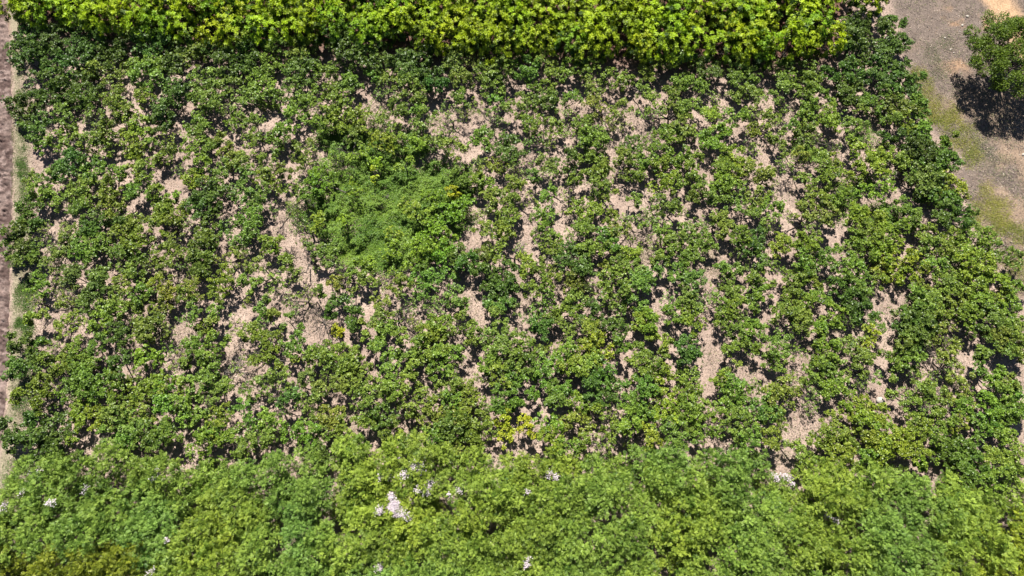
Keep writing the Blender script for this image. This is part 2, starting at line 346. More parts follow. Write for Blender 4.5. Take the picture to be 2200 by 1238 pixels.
M_STONE = bark_mat('pale_stone', (0.36, 0.32, 0.27), (0.52, 0.48, 0.42), 20)

# ------------------------------------------------------------------ outlines on the ground (photo pixels -> ground)
FIELD_EDGE = ground(*np.array([(-14, -120), (8, 0), (25, 100), (28, 300), (27, 450), (22, 600), (18, 800), (14, 850), (6, 940), (-8, 1010), (-30, 1300)], float).T)
BRIGHT_EDGE_PX = np.array([(-40, 40), (30, 42), (200, 62), (400, 85), (560, 92), (720, 98), (900, 106), (1100, 114), (1300, 124), (1500, 130), (1650, 132), (1740, 125), (1795, 105), (1805, 60), (1815, 12), (1905, 10), (1910, -200)], float)
THICKET_EDGE_PX = np.array([(-60, 1010), (0, 1012), (100, 985), (200, 980), (300, 990), (400, 990), (500, 1004), (570, 992), (650, 985), (720, 970), (760, 945), (800, 942), (900, 962), (1000, 985), (1100, 980), (1200, 985), (1300, 1002), (1400, 972), (1500, 978), (1600, 985), (1680, 1020), (1780, 1000), (1900, 1025), (2000, 1035), (2100, 1050), (2200, 1045), (2300, 1045)], float)
RIGHT_EDGE_PX = np.array([(1905, -60), (1912, 20), (1935, 80), (1950, 170), (1990, 260), (2045, 340), (2075, 430), (2110, 500), (2140, 560), (2175, 620), (2240, 700), (2500, 1100)], float)

def field_x(y):   # x of the ploughed field's edge at ground y
    o = np.argsort(FIELD_EDGE[:, 1]); return np.interp(y, FIELD_EDGE[o, 1], FIELD_EDGE[o, 0])
def right_x(px, py):   # pixel x of the orchard's right edge
    return np.interp(py, RIGHT_EDGE_PX[:, 1], RIGHT_EDGE_PX[:, 0])
def thicket_y(px): return np.interp(px, THICKET_EDGE_PX[:, 0], THICKET_EDGE_PX[:, 1])
def bright_y(px): return np.interp(px, BRIGHT_EDGE_PX[:, 0], BRIGHT_EDGE_PX[:, 1])
def sstep(a, b, x):
    t = np.clip((x - a) / (b - a), 0, 1); return t * t * (3 - 2 * t)

# ------------------------------------------------------------------ ground
gx = np.concatenate([[-1500, -600, -250, -120], np.arange(-84, 84.01, 0.36), [120, 250, 600, 1500]])
gy = np.concatenate([[-1500, -600, -200, -60], np.arange(-22, 86.01, 0.36), [120, 250, 600, 1500]])
GX, GY = np.meshgrid(gx, gy)
PX, PY = to_px(GX, np.clip(GY, -60, 160), 0)
n1 = fbm(GX, GY, 3, 3.0); n2 = fbm(GX, GY, 9, 9.0); n3 = fbm(GX, GY, 17, 1.2)
sand = np.array([0.43, 0.325, 0.265]); sand2 = np.array([0.37, 0.275, 0.225])
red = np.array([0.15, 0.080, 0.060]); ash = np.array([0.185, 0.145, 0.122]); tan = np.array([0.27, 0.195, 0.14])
track = np.array([0.48, 0.315, 0.19]); pale = np.array([0.31, 0.265, 0.185])
def blend(c, col, w): return c * (1 - w[..., None]) + col * w[..., None]
C = blend(np.broadcast_to(sand, GX.shape + (3,)), sand2, sstep(0.35, 0.65, n1))
# under the bright trees the soil is redder
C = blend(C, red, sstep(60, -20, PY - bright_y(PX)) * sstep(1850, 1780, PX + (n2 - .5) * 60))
# bare ground beside the orchard, grey ash turning tan
dr = PX - right_x(PX, PY) + (n1 - .5) * 70
wr = sstep(-10, 25, dr) * sstep(900, 650, PY)
C = blend(C, ash, wr)
C = blend(C, tan, wr * sstep(0.45, 0.62, n2) * 0.8)
C = blend(C, np.array([0.45, 0.27, 0.15]), wr * sstep(0.5, 0.7, n1) * sstep(90, 30, np.hypot(PX - 2070, (PY - 75) * 0.8)))
C = blend(C, tan * 1.1, wr * sstep(60, 110, PY - 190) * sstep(2080, 2140, PX) * sstep(0.35, 0.55, n1))
tx = 2108 + (PY) * 0.62; tr_w = sstep(-10, 14, PX - tx + (n3 - .5) * 24) * sstep(20, -14, PX - (2172 + PY * 0.66) + (n3 - .5) * 20) * sstep(420, 200, PY)
C = blend(C, track, tr_w)
# pale strip along the ploughed field
ds = GX - field_x(GY)
C = blend(C, pale, sstep(0.1, 0.35, ds) * sstep(2.6, 1.0, ds + (n1 - .5) * 2.4))
C = blend(C, np.array([0.235, 0.155, 0.13]), sstep(0.1, -0.3, ds))
Z = (n1 - .5) * 0.08 + (n3 - .5) * 0.03
Z = Z - 0.12 * sstep(0.0, -0.5, ds)
nx, ny = len(gx), len(gy)
idx = np.arange(nx * ny).reshape(ny, nx)
F = np.stack([idx[:-1, :-1], idx[:-1, 1:], idx[1:, 1:], idx[1:, :-1]], -1).reshape(-1, 4)
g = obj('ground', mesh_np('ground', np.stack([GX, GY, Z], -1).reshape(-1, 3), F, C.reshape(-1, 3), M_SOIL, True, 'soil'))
g['kind'] = 'structure'

# ploughed soil beyond the field edge: real clods
u = np.arange(0, 9.01, 0.11); yy = np.arange(-14, 74, 0.11)
U, YY = np.meshgrid(u, yy); XX = field_x(YY) - U + (fbm(U * 0, YY, 5, 0.8) - .5) * 0.25
c1 = fbm(XX, YY, 31, 0.55, 3); c2 = fbm(XX, YY, 41, 2.5)
ZZ = 0.02 + sstep(0, 0.5, U) * (np.abs(c1 - .5) * 1.1 + (c2 - .5) * 0.15 + rng.random(U.shape) * 0.07) - 0.05
CC = blend(np.broadcast_to(np.array([0.105, 0.07, 0.062]), U.shape + (3,)), np.array([0.27, 0.20, 0.178]), sstep(0.45, 0.75, fbm(XX, YY, 51, 0.5, 3)))
CC = blend(CC, np.array([0.27, 0.20, 0.175]), sstep(0.45, 0.7, c2) * 0.6)
idx = np.arange(U.size).reshape(U.shape)
F = np.stack([idx[:-1, :-1], idx[1:, :-1], idx[1:, 1:], idx[:-1, 1:]], -1).reshape(-1, 4)
g = obj('ploughed_soil', mesh_np('ploughed_soil', np.stack([XX, YY, ZZ], -1).reshape(-1, 3), F, CC.reshape(-1, 3), M_SOIL, False, 'soil'))
g['kind'] = 'structure'

# ------------------------------------------------------------------ cashew crown lobes (shared meshes)
def cashew_lobe(R, seed, sparse=False):
    """one branch head of a cashew crown: sub-heads of leaf rosettes over a shallow dome; origin at its middle"""
    r = np.random.default_rng(seed)
    nh = int(6 + R * 6); stretch = r.uniform(.8, 1.25)
    hp = []
    for i in range(nh):
        if r.random() < .17: continue
        a = i * 2.39996 + r.normal(0, .45); rad = R * math.sqrt((i + .4) / nh) * 0.95 * r.uniform(.8, 1.28)
        hp.append((rad * math.cos(a) * stretch, rad * math.sin(a) / stretch, 0.55 * R * (1 - (rad / R) ** 2) * r.uniform(.4, 1.1) - 0.30 * R + r.normal(0, .24)))
    hp = np.array(hp); nh = len(hp); hr = R * r.uniform(.17, .40, nh)
    nros = int((8 if sparse else [23, 15, 27, 19, 25, 12, 21][seed % 7]) * max(R, .9) / 1.3)
    B = []; A = []; T = []
    for h, q in zip(hp, hr):
        k = max(3, int(nros * r.uniform(.6, 1.25)))
        d = norm(r.normal(0, 1, (k, 3)) + np.array([0, 0, .55]))
        p = h + d * q * np.cbrt(r.uniform(.15, 1.0, (k, 1))) * np.where(r.random((k, 1)) < .14, 1.7, 1.0) * np.array([1, 1, .8])
        B.append(p); A.append(norm(d * .7 + np.array([0, 0, .75]) + r.normal(0, .25, (k, 3))))
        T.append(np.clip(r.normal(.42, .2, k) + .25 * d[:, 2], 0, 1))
    B = np.concatenate(B); A = np.concatenate(A); T = np.concatenate(T)
    nl = 6 if sparse else 9
    K = len(B)
    ax = np.repeat(A, nl, 0); bs = np.repeat(B, nl, 0); tt = np.repeat(T, nl)
    ph = np.tile(np.arange(nl) * 2.39996, K) + np.repeat(r.uniform(0, 6.28, K), nl)
    ref = norm(np.cross(ax, np.array([.3, .5, .1]) + r.normal(0, .1, ax.shape))); ref2 = np.cross(ax, ref)
    rad = ref * np.cos(ph)[:, None] + ref2 * np.sin(ph)[:, None]
    e = r.uniform(-.25, .85, K * nl)[:, None]
    d = rad * np.cos(e) + ax * np.sin(e) + r.normal(0, .12, ax.shape)
    nrm = ax * np.cos(e) - rad * np.sin(e) + r.normal(0, .34, ax.shape)
    L = r.uniform(.125, .21, K * nl) * (0.85 if sparse else 1.0)
    v, f = leaves(bs + d * .015, d, nrm, L, L * r.uniform(.55, .72, K * nl))
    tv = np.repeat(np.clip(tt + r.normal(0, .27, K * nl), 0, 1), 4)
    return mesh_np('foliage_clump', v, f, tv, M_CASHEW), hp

SIZES = [0.62, 0.95, 1.25, 1.6]
LOBE = {}
for si, R in enumerate(SIZES):
    LOBE[si, False] = [cashew_lobe(R, 100 + 10 * si + k) for k in range(7)]
    LOBE[si, True] = [cashew_lobe(R, 300 + 10 * si + k, True) for k in range(4)]

DENSE = {si: [k for k in range(7) if [23, 15, 27, 19, 25, 12, 21][(100 + 10 * si + k) % 7] >= 21] for si in range(len(SIZES))}
TONE_COL = {'d': (0.52, 0.63, 0.60), 'g': (0.95, 1.0, 0.85), 'y': (1.22, 1.14, 0.72), 'Y': (1.75, 1.42, 0.6), 's': (1.05, 1.02, 1.05), 'p': (1.15, 1.15, 1.2)}
TONE_N = {'d': -1.0, 'g': 0.0, 'y': 1.0, 'Y': 2.0, 's': 0.4, 'p': 0.2}
ct = [float(t) for t in CLEARINGS.split()]; CLR = np.array(ct).reshape(-1, 3)
tok = LOBES.split(); lob = []
for i in range(0, len(tok), 3):
    lob.append((float(tok[i]), float(tok[i + 1]), float(tok[i + 2][:-1]), tok[i + 2][-1]))
# thin young growth and suckers in the gaps that are not clearings
_r = np.random.default_rng(2024)
for _ in range(9000):
    fx, fy = _r.uniform(60, 2190), _r.uniform(150, 985)
    if fx > right_x(0, fy) - 40 or fy > thicket_y(fx) - 30 or fy < bright_y(fx) + 55: continue
    if ((fx - 830) / 165) ** 2 + ((fy - 435) / 140) ** 2 < 1: continue
    if np.min(np.hypot(CLR[:, 0] - fx, CLR[:, 1] - fy) - CLR[:, 2] * .95 - 13) < 0: continue
    if min((math.hypot(a[0] - fx, a[1] - fy) - a[2] * .72) for a in lob) < 13: continue
    lob.append((fx, fy, _r.uniform(14, 21), 'ssgg'[_r.integers(4)]))
print('lobes', len(lob))
LP = np.array([(a[0], a[1]) for a in lob]); LT = [a[3] for a in lob]
HC = 2.15
LG = ground(LP[:, 0], LP[:, 1], HC)
LRm = np.array([a[2] * mpp(a[0], a[1]) for a in lob])
# group the lobes into trees: k-means over place and tone
feat = np.concatenate([LG, np.array([[TONE_N[t] * 0.9] for t in LT])], 1)
K = 296
cen = feat[np.argsort(rng.random(len(feat)))[:K]].copy()
# farthest-point start keeps lone trees alone
sel = [0]; dmin = np.full(len(feat), 1e9)
for _ in range(K - 1):
    dmin = np.minimum(dmin, ((feat - feat[sel[-1]]) ** 2).sum(1)); sel.append(int(dmin.argmax()))
cen = feat[sel].copy()
for _ in range(25):
    D = ((feat[:, None] - cen[None]) ** 2).sum(2); asg = D.argmin(1)
    for k in range(K):
        if (asg == k).any(): cen[k] = feat[asg == k].mean(0)
TREES = [np.where(asg == k)[0] for k in range(K) if (asg == k).any()]

ORD = ['first', 'second', 'third', 'fourth', 'fifth', 'sixth', 'seventh', 'eighth', 'ninth', 'tenth', 'eleventh', 'twelfth', 'thirteenth', 'fourteenth', 'fifteenth', 'sixteenth', 'seventeenth', 'eighteenth', 'nineteenth', 'twentieth']
for t in ['twenty', 'thirty', 'forty']:
    ORD += [t + '-' + o for o in ORD[:9]]
    ORD += [{'twenty': 'thirtieth', 'thirty': 'fortieth', 'forty': 'fiftieth'}[t]]

# ---- wording of the labels
TP = np.array([LP[i].mean(0) for i in TREES])
TTONE = []
for ix in TREES:
    ts = [LT[i] for i in ix]; TTONE.append(max(set(ts), key=lambda t: (ts.count(t), t)))
def look(k):
    n = len(TREES[k]); A = (LRm[TREES[k]] ** 2).sum()
    size = 'small' if A < 2.2 else ('broad' if A > 6.5 else '')
    tone = {'d': 'dark green', 'g': 'mid green', 'y': 'yellowish green', 'Y': 'pale yellow', 's': 'sparse twiggy', 'p': 'greyish green'}[TTONE[k]]
    return (size + ' ' + tone).strip()
tree_label = {}
# rows along the borders, in order
left = [k for k in range(len(TREES)) if TP[k, 0] < 75 and TP[k, 1] < 985]
right = [k for k in range(len(TREES)) if TP[k, 0] > right_x(0, TP[k, 1]) - 48 and TP[k, 1] < 660 and TP[k, 0] > 1500]
top = [k for k in range(len(TREES)) if k not in right + left and TP[k, 0] < 1790 and TP[k, 1] - bright_y(TP[k, 0]) < 42]
bot = [k for k in range(len(TREES)) if k not in left and thicket_y(TP[k, 0]) - TP[k, 1] < 48]
for j, k in enumerate(sorted(left, key=lambda k: TP[k, 1])):
    tree_label[k] = f'{look(k)} cashew tree beside the ploughed strip, {ORD[j]} from the top'
for j, k in enumerate(sorted(right, key=lambda k: TP[k, 1])):
    tree_label[k] = f'{look(k)} cashew tree on the right orchard edge, {ORD[j]} from the top'
for j, k in enumerate(sorted(top, key=lambda k: TP[k, 0])):
    tree_label[k] = f'{look(k)} cashew tree facing the lime green trees, {ORD[j]} from the left'
for j, k in enumerate(sorted(bot, key=lambda k: TP[k, 0])):
    tree_label[k] = f'{look(k)} cashew tree bordering the feathery thicket, {ORD[j]} from the left'
# the vine carpet
VINE_C = np.array([830., 435.])
# clearings: the largest two of each zone are landmarks
zone_x = [('far left', 0), ('left', 330), ('middle', 760), ('right', 1300), ('far right', 1800)]
zone_y = [('top', 0), ('upper', 250), ('lower', 480), ('bottom', 760)]
marks = []
for ix, (zx, x0) in enumerate(zone_x):
    x1 = zone_x[ix + 1][1] if ix < 4 else 2300
    for iy, (zy, y0) in enumerate(zone_y):
        y1 = zone_y[iy + 1][1] if iy < 3 else 1100
        c = sorted([tuple(c) for c in CLR if x0 <= c[0] < x1 and y0 <= c[1] < y1], key=lambda c: -c[2])
        for q, w in zip(c[:3], ['largest', 'second largest', 'third largest']):
            marks.append((q, f'{w} bare patch, orchard {zy} {zx}'))
marks.append(((VINE_C[0], VINE_C[1], 110), 'green creeper carpet'))
used = {}
for k in sorted(range(len(TREES)), key=lambda k: (TP[k, 1], TP[k, 0])):
    if k in tree_label: continue
    x, y = TP[k]
    if ((x - VINE_C[0]) / 165) ** 2 + ((y - VINE_C[1]) / 140) ** 2 < 1:
        used.setdefault(('v',), []).append(k); continue
    m = min(range(len(marks)), key=lambda m: math.hypot(marks[m][0][0] - x, marks[m][0][1] - y) - marks[m][0][2])
    dx, dy = x - marks[m][0][0], y - marks[m][0][1]
    d = ('below' if dy > 0 else 'above') if abs(dy) > abs(dx) else ('right of' if dx > 0 else 'left of')
    used.setdefault((m, d), []).append(k)
for key, ks in used.items():
    if key == ('v',):
        for j, k in enumerate(sorted(ks, key=lambda k: TP[k, 0])):
            tree_label[k] = f'{look(k)} cashew tree standing in the creeper carpet, {ORD[j]} from the left'
        continue
    m, d = key; c = marks[m][0]
    ks = sorted(ks, key=lambda k: math.hypot(TP[k, 0] - c[0], TP[k, 1] - c[1]))
    for j, k in enumerate(ks):
        # several on the same side are told apart by their distance from the patch
        pre = {0: 'just' if len(ks) > 1 else '', 1: 'second', 2: 'third'}.get(j, ORD[j] if j < len(ORD) else '')
        tree_label[k] = ' '.join(f'{look(k)} cashew tree {pre} {d} the {marks[m][1]}'.split())
        if len(tree_label[k].split()) > 16: tree_label[k] = tree_label[k].replace('orchard ', '')
        if len(tree_label[k].split()) > 16: print('LONG', tree_label[k])

# ---- build them
GRP = 'cashew trees of the orchard'
for k, ix in enumerate(TREES):
    r = np.random.default_rng(5000 + k)
    base = LG[ix].mean(0)
    root = thing('cashew_tree', tree_label[k], 'tree', (base[0], base[1], 0), GRP)
    tc = np.array(TONE_COL[TTONE[k]]) * r.normal(1, .10) * np.array([r.normal(1, .09), 1, np.clip(r.normal(.95, .12), .7, 1.2)])
    lowt = np.array([0, 0, .0]); fork = np.array([r.normal(0, .08), r.normal(0, .08), r.uniform(.45, .75)])
    parts = [tube(crooked((0, 0, -.12), fork, 4, .05, r), [.12, .105, .10, .095], 6)]
    for i in ix:
        off = LG[i] - base
        Rm = LRm[i]
        sp = LT[i] == 's'
        si = int(np.argmin([abs(Rm - s) for s in SIZES]))
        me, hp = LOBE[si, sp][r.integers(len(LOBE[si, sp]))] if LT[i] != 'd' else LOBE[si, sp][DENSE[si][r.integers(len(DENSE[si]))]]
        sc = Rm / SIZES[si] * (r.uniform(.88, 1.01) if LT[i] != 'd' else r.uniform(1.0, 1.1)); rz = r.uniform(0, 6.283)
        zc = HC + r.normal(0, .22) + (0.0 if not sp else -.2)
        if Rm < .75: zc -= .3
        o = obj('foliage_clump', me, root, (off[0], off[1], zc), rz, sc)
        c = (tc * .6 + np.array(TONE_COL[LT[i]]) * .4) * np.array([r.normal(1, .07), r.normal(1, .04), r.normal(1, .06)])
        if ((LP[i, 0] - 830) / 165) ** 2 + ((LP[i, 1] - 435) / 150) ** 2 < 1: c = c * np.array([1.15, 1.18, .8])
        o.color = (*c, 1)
        # limb to the lobe and branches to its heads
        ctr = np.array([off[0], off[1], zc - .35 * Rm])
        limb = crooked(fork, ctr, 5, .10, r); parts.append(tube(limb, [.09, .075, .062, .05, .038], 5))
        ca, sa = math.cos(rz), math.sin(rz)
        for h in (hp if sp else hp[::2]):
            q = np.array([h[0] * ca - h[1] * sa, h[0] * sa + h[1] * ca, h[2]]) * sc + np.array([off[0], off[1], zc])
            st = limb[r.integers(2, 5)]
            parts.append(tube(crooked(st, q, 4, .1, r), [.032, .024, .017, .008], 4))
            if sp:
                for _ in range(3):
                    e = q + np.array([r.normal(0, .3), r.normal(0, .3), r.uniform(-.05, .35)])
                    parts.append(tube(crooked(st * .4 + q * .6, e, 3, .1, r), [.014, .011, .006], 3))
    v, f = join(parts)
    obj('trunk', mesh_np('trunk', v, f, None, M_BARK if TTONE[k] != 's' else M_BARK, True), root)

# ------------------------------------------------------------------ lime green trees along the top
def lime_crown(seed):
    r = np.random.default_rng(seed); R = r.uniform(1.75, 2.1); nh = 34
    hp = []
    for i in range(nh):
        u = (i + .5) / nh; th = i * 2.39996 + r.normal(0, .3)
        cz = 1 - 1.75 * u; sz = math.sqrt(max(0, 1 - cz * cz))
        hp.append(np.array([sz * math.cos(th), sz * math.sin(th), cz * 1.0]) * R * r.uniform(.68, 1.12))
    hp = np.array(hp)
    B = []; A = []; T = []
    for h in hp:
        k = r.integers(3, 6); out = norm(h + np.array([0, 0, .9 * R]))
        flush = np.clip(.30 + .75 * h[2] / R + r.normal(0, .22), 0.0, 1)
        for j in range(k):
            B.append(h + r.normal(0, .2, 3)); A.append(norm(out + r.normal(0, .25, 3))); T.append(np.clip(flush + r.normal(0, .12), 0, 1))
    B = np.array(B); A = np.array(A); T = np.array(T); K2 = len(B); nl = 15
    ax = np.repeat(A, nl, 0); bs = np.repeat(B, nl, 0); tt = np.repeat(T, nl)
    ph = np.tile(np.arange(nl) * 2.39996, K2) + np.repeat(r.uniform(0, 6.28, K2), nl)
    ref = norm(np.cross(ax, np.array([.3, .5, .1]))); ref2 = np.cross(ax, ref)
    rad = ref * np.cos(ph)[:, None] + ref2 * np.sin(ph)[:, None]
    e = r.uniform(-.35, .75, K2 * nl)[:, None]
    d = rad * np.cos(e) + ax * np.sin(e); nrm = ax * np.cos(e) - rad * np.sin(e) + r.normal(0, .15, ax.shape)
    L = r.uniform(.27, .40, K2 * nl)
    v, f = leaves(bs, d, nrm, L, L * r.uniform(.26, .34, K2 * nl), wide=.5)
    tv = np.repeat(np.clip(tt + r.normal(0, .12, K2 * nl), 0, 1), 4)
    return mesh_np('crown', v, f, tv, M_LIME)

def plain_trunk(seed, h, spread, rad):
    r = np.random.default_rng(seed)
    top_ = np.array([r.normal(0, .1), r.normal(0, .1), h])
    parts = [tube(crooked((0, 0, -.12), top_, 5, .03, r), np.linspace(rad, rad * .6, 5), 6)]
    for i in range(7):
        a = i * 2.4 + r.normal(0, .3); e = top_ + np.array([math.cos(a) * spread, math.sin(a) * spread, r.uniform(.3, 1.1)])
        parts.append(tube(crooked(top_ * r.uniform(.75, 1), e, 4, .08, r), np.linspace(rad * .5, rad * .12, 4), 5))
    v, f = join(parts)
    return mesh_np('trunk', v, f, None, M_BARK, True)

LIME = [lime_crown(700 + k) for k in range(8)]
LTRUNK = [plain_trunk(720 + k, 1.5, 1.0, .1) for k in range(4)]
HB = 3.0
rowsB = []
for row in range(7):
    s = 28 + row * 33.0
    xs = np.arange(30 + (row % 2) * 23, 1795, 46.0)
    for x in xs:
        px = x + rng.normal(0, 9); py = bright_y(px) - s + rng.normal(0, 5)
        if py < -62: continue
        if rng.random() < .025: continue
        rowsB.append((px, py, row))
rowsB += [(1835, -22, 3), (1880, -18, 3), (1868, 6, 3)]
front = sorted([b for b in rowsB if b[2] == 0], key=lambda b: b[0])
for b in rowsB:
    p = ground(b[0], b[1], HB)
    if b[2] == 0:
        lab = f'lime green tree in the front row of the bright band, {ORD[front.index(b)]} from the left'
    else:
        rw = sorted([q for q in rowsB if q[2] == b[2]], key=lambda q: q[0])
        lab = f'lime green tree in the {ORD[b[2]]} row of the bright band, {ORD[rw.index(b)]} from left'
    t = thing('lime_tree', lab, 'tree', (p[0], p[1], 0), 'lime green trees in the top band')
    sc = rng.uniform(.86, 1.12)
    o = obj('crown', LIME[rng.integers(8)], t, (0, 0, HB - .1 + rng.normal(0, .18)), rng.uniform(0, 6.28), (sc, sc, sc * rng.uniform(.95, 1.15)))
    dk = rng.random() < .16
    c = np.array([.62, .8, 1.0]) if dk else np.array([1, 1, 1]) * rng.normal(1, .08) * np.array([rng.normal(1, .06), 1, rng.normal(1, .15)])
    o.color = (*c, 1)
    obj('trunk', LTRUNK[rng.integers(4)], t, (0, 0, 0), rng.uniform(0, 6.28))

# ------------------------------------------------------------------ feathery thicket along the bottom
def feather_crown(seed):
    r = np.random.default_rng(seed); R = 1.75; nh = 26
    hp = []
    for i in range(nh):
        a = i * 2.39996 + r.normal(0, .3); q = R * math.sqrt((i + .5) / nh) * .95
        hp.append((q * math.cos(a), q * math.sin(a), .7 * (1 - (q / R) ** 2) + r.normal(0, .36)))
    hp = np.array(hp)
    k = 34; K2 = nh * k
    hd = np.repeat(hp, k, 0); dd = norm(r.normal(0, 1, (K2, 3)) + np.array([0, 0, .5]))
    b = hd + dd * np.cbrt(r.uniform(.1, 1, (K2, 1))) * np.array([.36, .36, .34])
    tt = np.clip(r.normal(.45, .16, K2) + .22 * dd[:, 2] + np.repeat(r.normal(0, .2, nh), k), 0, 1)
    # frond: rachis with leaflet pairs
    fd = norm(dd * .6 + r.normal(0, .6, (K2, 3)) + np.array([0, 0, .12])); fn = norm(np.array([0, 0, 1.]) + r.normal(0, .35, (K2, 3)))
    fs = norm(np.cross(fn, fd)); fn = np.cross(fd, fs)
    fl = r.uniform(.22, .36, (K2, 1))
    V = []; Fs = []; TV = []; o = 0
    for j in range(4):
        for s in (-1, 1):
            base = b + fd * fl * (.1 + .27 * j); d = fs * s * .9 + fd * .45 - fn * .15
            v, f = leaves(base, d, fn, r.uniform(.09, .135, K2), r.uniform(.06, .085, K2), wide=.5)
            V.append(v); Fs.append(f + o); o += len(v); TV.append(np.repeat(np.clip(tt + r.normal(0, .1, K2), 0, 1), 4))
    return mesh_np('crown', np.concatenate(V), np.concatenate(Fs), np.concatenate(TV), M_FEATHER)

FEATHER = [feather_crown(800 + k) for k in range(8)]
FTRUNK = [plain_trunk(820 + k, 1.0, 1.2, .07) for k in range(4)]
FLOWERS = [(845, 1088, 30), (890, 1003, 15), (868, 1021, 8), (918, 1045, 11), (916, 1057, 8), (985, 1052, 6), (818, 1028, 6), (833, 1025, 5), (868, 1103, 9), (882, 1083, 9), (858, 987, 4),
           (965, 1063, 4), (896, 1053, 5), (82, 1020, 12), (52, 1055, 9), (8, 1095, 11), (107, 1080, 8), (183, 1055, 6), (340, 1020, 9), (816, 1212, 13), (1132, 1210, 10), (1175, 1015, 7), (1195, 1028, 7),
           (318, 1232, 10), (360, 1160, 5), (1665, 1026, 8), (1692, 1031, 9), (1703, 1040, 5), (1776, 1111, 4), (1796, 1120, 6), (1135, 1055, 4), (1595, 1100, 4), (1750, 1228, 4)]
HT = 2.3
thick = []
row = 0; s = 22.0
while True:
    any_ = False
    for x in np.arange(-60 + (row % 2) * 30, 2290, 60.0):
        px = x + rng.normal(0, 11); py = thicket_y(px) + s + rng.normal(0, 8)
        if py > 1330: continue
        any_ = True
        if px < 30 and py < 1040: continue
        if rng.random() < .006: continue
        thick.append([px, py, row])
    s += 50; row += 1
    if not any_: break
thick = np.array(thick)
own = {}
for fi, (fx, fy, fr) in enumerate(FLOWERS):
    k = int(np.argmin(np.hypot(thick[:, 0] - fx, thick[:, 1] - fy))); own.setdefault(k, []).append(fi)
ffront = sorted([k for k in range(len(thick)) if thick[k, 2] == 0], key=lambda k: thick[k, 0])
flist = sorted(own, key=lambda k: thick[k, 0])
def flower_bits(fl, origin, z0):
    """blossom sprays: small pale pink florets heaped where the photo shows them"""
    V = []; Fs = []; TC = []; o = 0
    for (fx, fy, fr) in fl:
        c = ground(fx, fy, z0); R = fr * mpp(fx, fy); n = int(14 + (2600 if fr > 9 and 700 < fx < 1000 else 650) * R * R)
        r = np.random.default_rng(int(fx * 7 + fy))
        ns = max(2, int(9 * R)); sp = r.normal(0, .5 * R, (ns, 2))
        w = r.integers(0, ns, n)
        p2 = sp[w] + r.normal(0, min(.17, .55 * R), (n, 2))
        p = np.stack([c[0] - origin[0] + p2[:, 0], c[1] - origin[1] + p2[:, 1], z0 + r.normal(0, .1, n) + .12 * np.cos(p2[:, 0] * 5)], 1)
        d = norm(r.normal(0, 1, (n, 3))); nn = norm(np.array([0, .25, 1.]) + r.normal(0, .3, (n, 3)))
        v, f = leaves(p, d, nn, r.uniform(.09, .15, n), r.uniform(.08, .12, n), wide=.5)
        V.append(v); Fs.append(f + o); o += len(v)
        col = np.array([.80, .70, .74]) * r.uniform(.75, 1.1, (n, 1)) * np.array([1, 1, 1]) + r.normal(0, .02, (n, 3))
        TC.append(np.repeat(np.clip(col, 0, .9), 4, 0))
    return mesh_np('flower_spray', np.concatenate(V), np.concatenate(Fs), np.concatenate(TC), M_PETAL, False, 'tintc')

WORDS = ['zero', 'one', 'two', 'three', 'four', 'five', 'six', 'seven', 'eight', 'nine', 'ten']; ol = -1
for k, (px, py, row) in enumerate(thick):
    p = ground(px, py, HT)
    if k in own:
        big = max(FLOWERS[i][2] for i in own[k])
        amt = 'a large heap' if big > 25 else ('several sprays' if len(own[k]) > 2 else ('a spray' if big > 8 else 'a tiny spray'))
        lab = f'feathery tree with {amt} of pale pink flowers, {ORD[flist.index(k)]} flowering from left'
    elif row == 0:
        lab = f'feathery green tree on the thicket\'s upper edge, {ORD[ffront.index(k)]} from the left'
    elif px < 290 and py > 1175:
        ol += 1
        lab = f'olive yellow tree in the bottom left thicket corner, {ORD[ol]} of these from top'
    else:
        rw = sorted([q for q in range(len(thick)) if thick[q, 2] == row], key=lambda q: thick[q, 0])
        lab = f'feathery green tree inside the thicket, row {WORDS[int(row) + 1]} below its edge, {ORD[rw.index(k)]} from left'
    if k not in own and row == 0: pass
    t = thing('feathery_tree', lab, 'tree', (p[0], p[1], 0), 'olive trees in the thicket corner' if 'olive' in lab else 'feathery trees of the bottom thicket')
    zc = HT - .15 + rng.normal(0, .5) - (.45 if row == 0 else 0)
    sc = rng.uniform(.9, 1.14)
    o = obj('crown', FEATHER[rng.integers(8)], t, (0, 0, zc), rng.uniform(0, 6.28), (sc, sc, sc * rng.uniform(.9, 1.3)))
    nz = fbm(px, py, 77, 160.0, 2) - .5
    c = np.array([1 + nz * .55, 1 + nz * .2, 1 - nz * .5]) * rng.normal(1, .07)
    if 'olive' in lab: c = np.array([.95, .78, .5])
    if px > 2120 and py > 1120: c = np.array([1.3, 1.1, .7])
    o.color = (*c, 1)
    obj('trunk', FTRUNK[rng.integers(4)], t, (0, 0, 0), rng.uniform(0, 6.28))
    if k in own:
        fz = zc + .98 * sc
        obj('flower_spray', flower_bits([FLOWERS[i] for i in own[k]], p, fz), t)

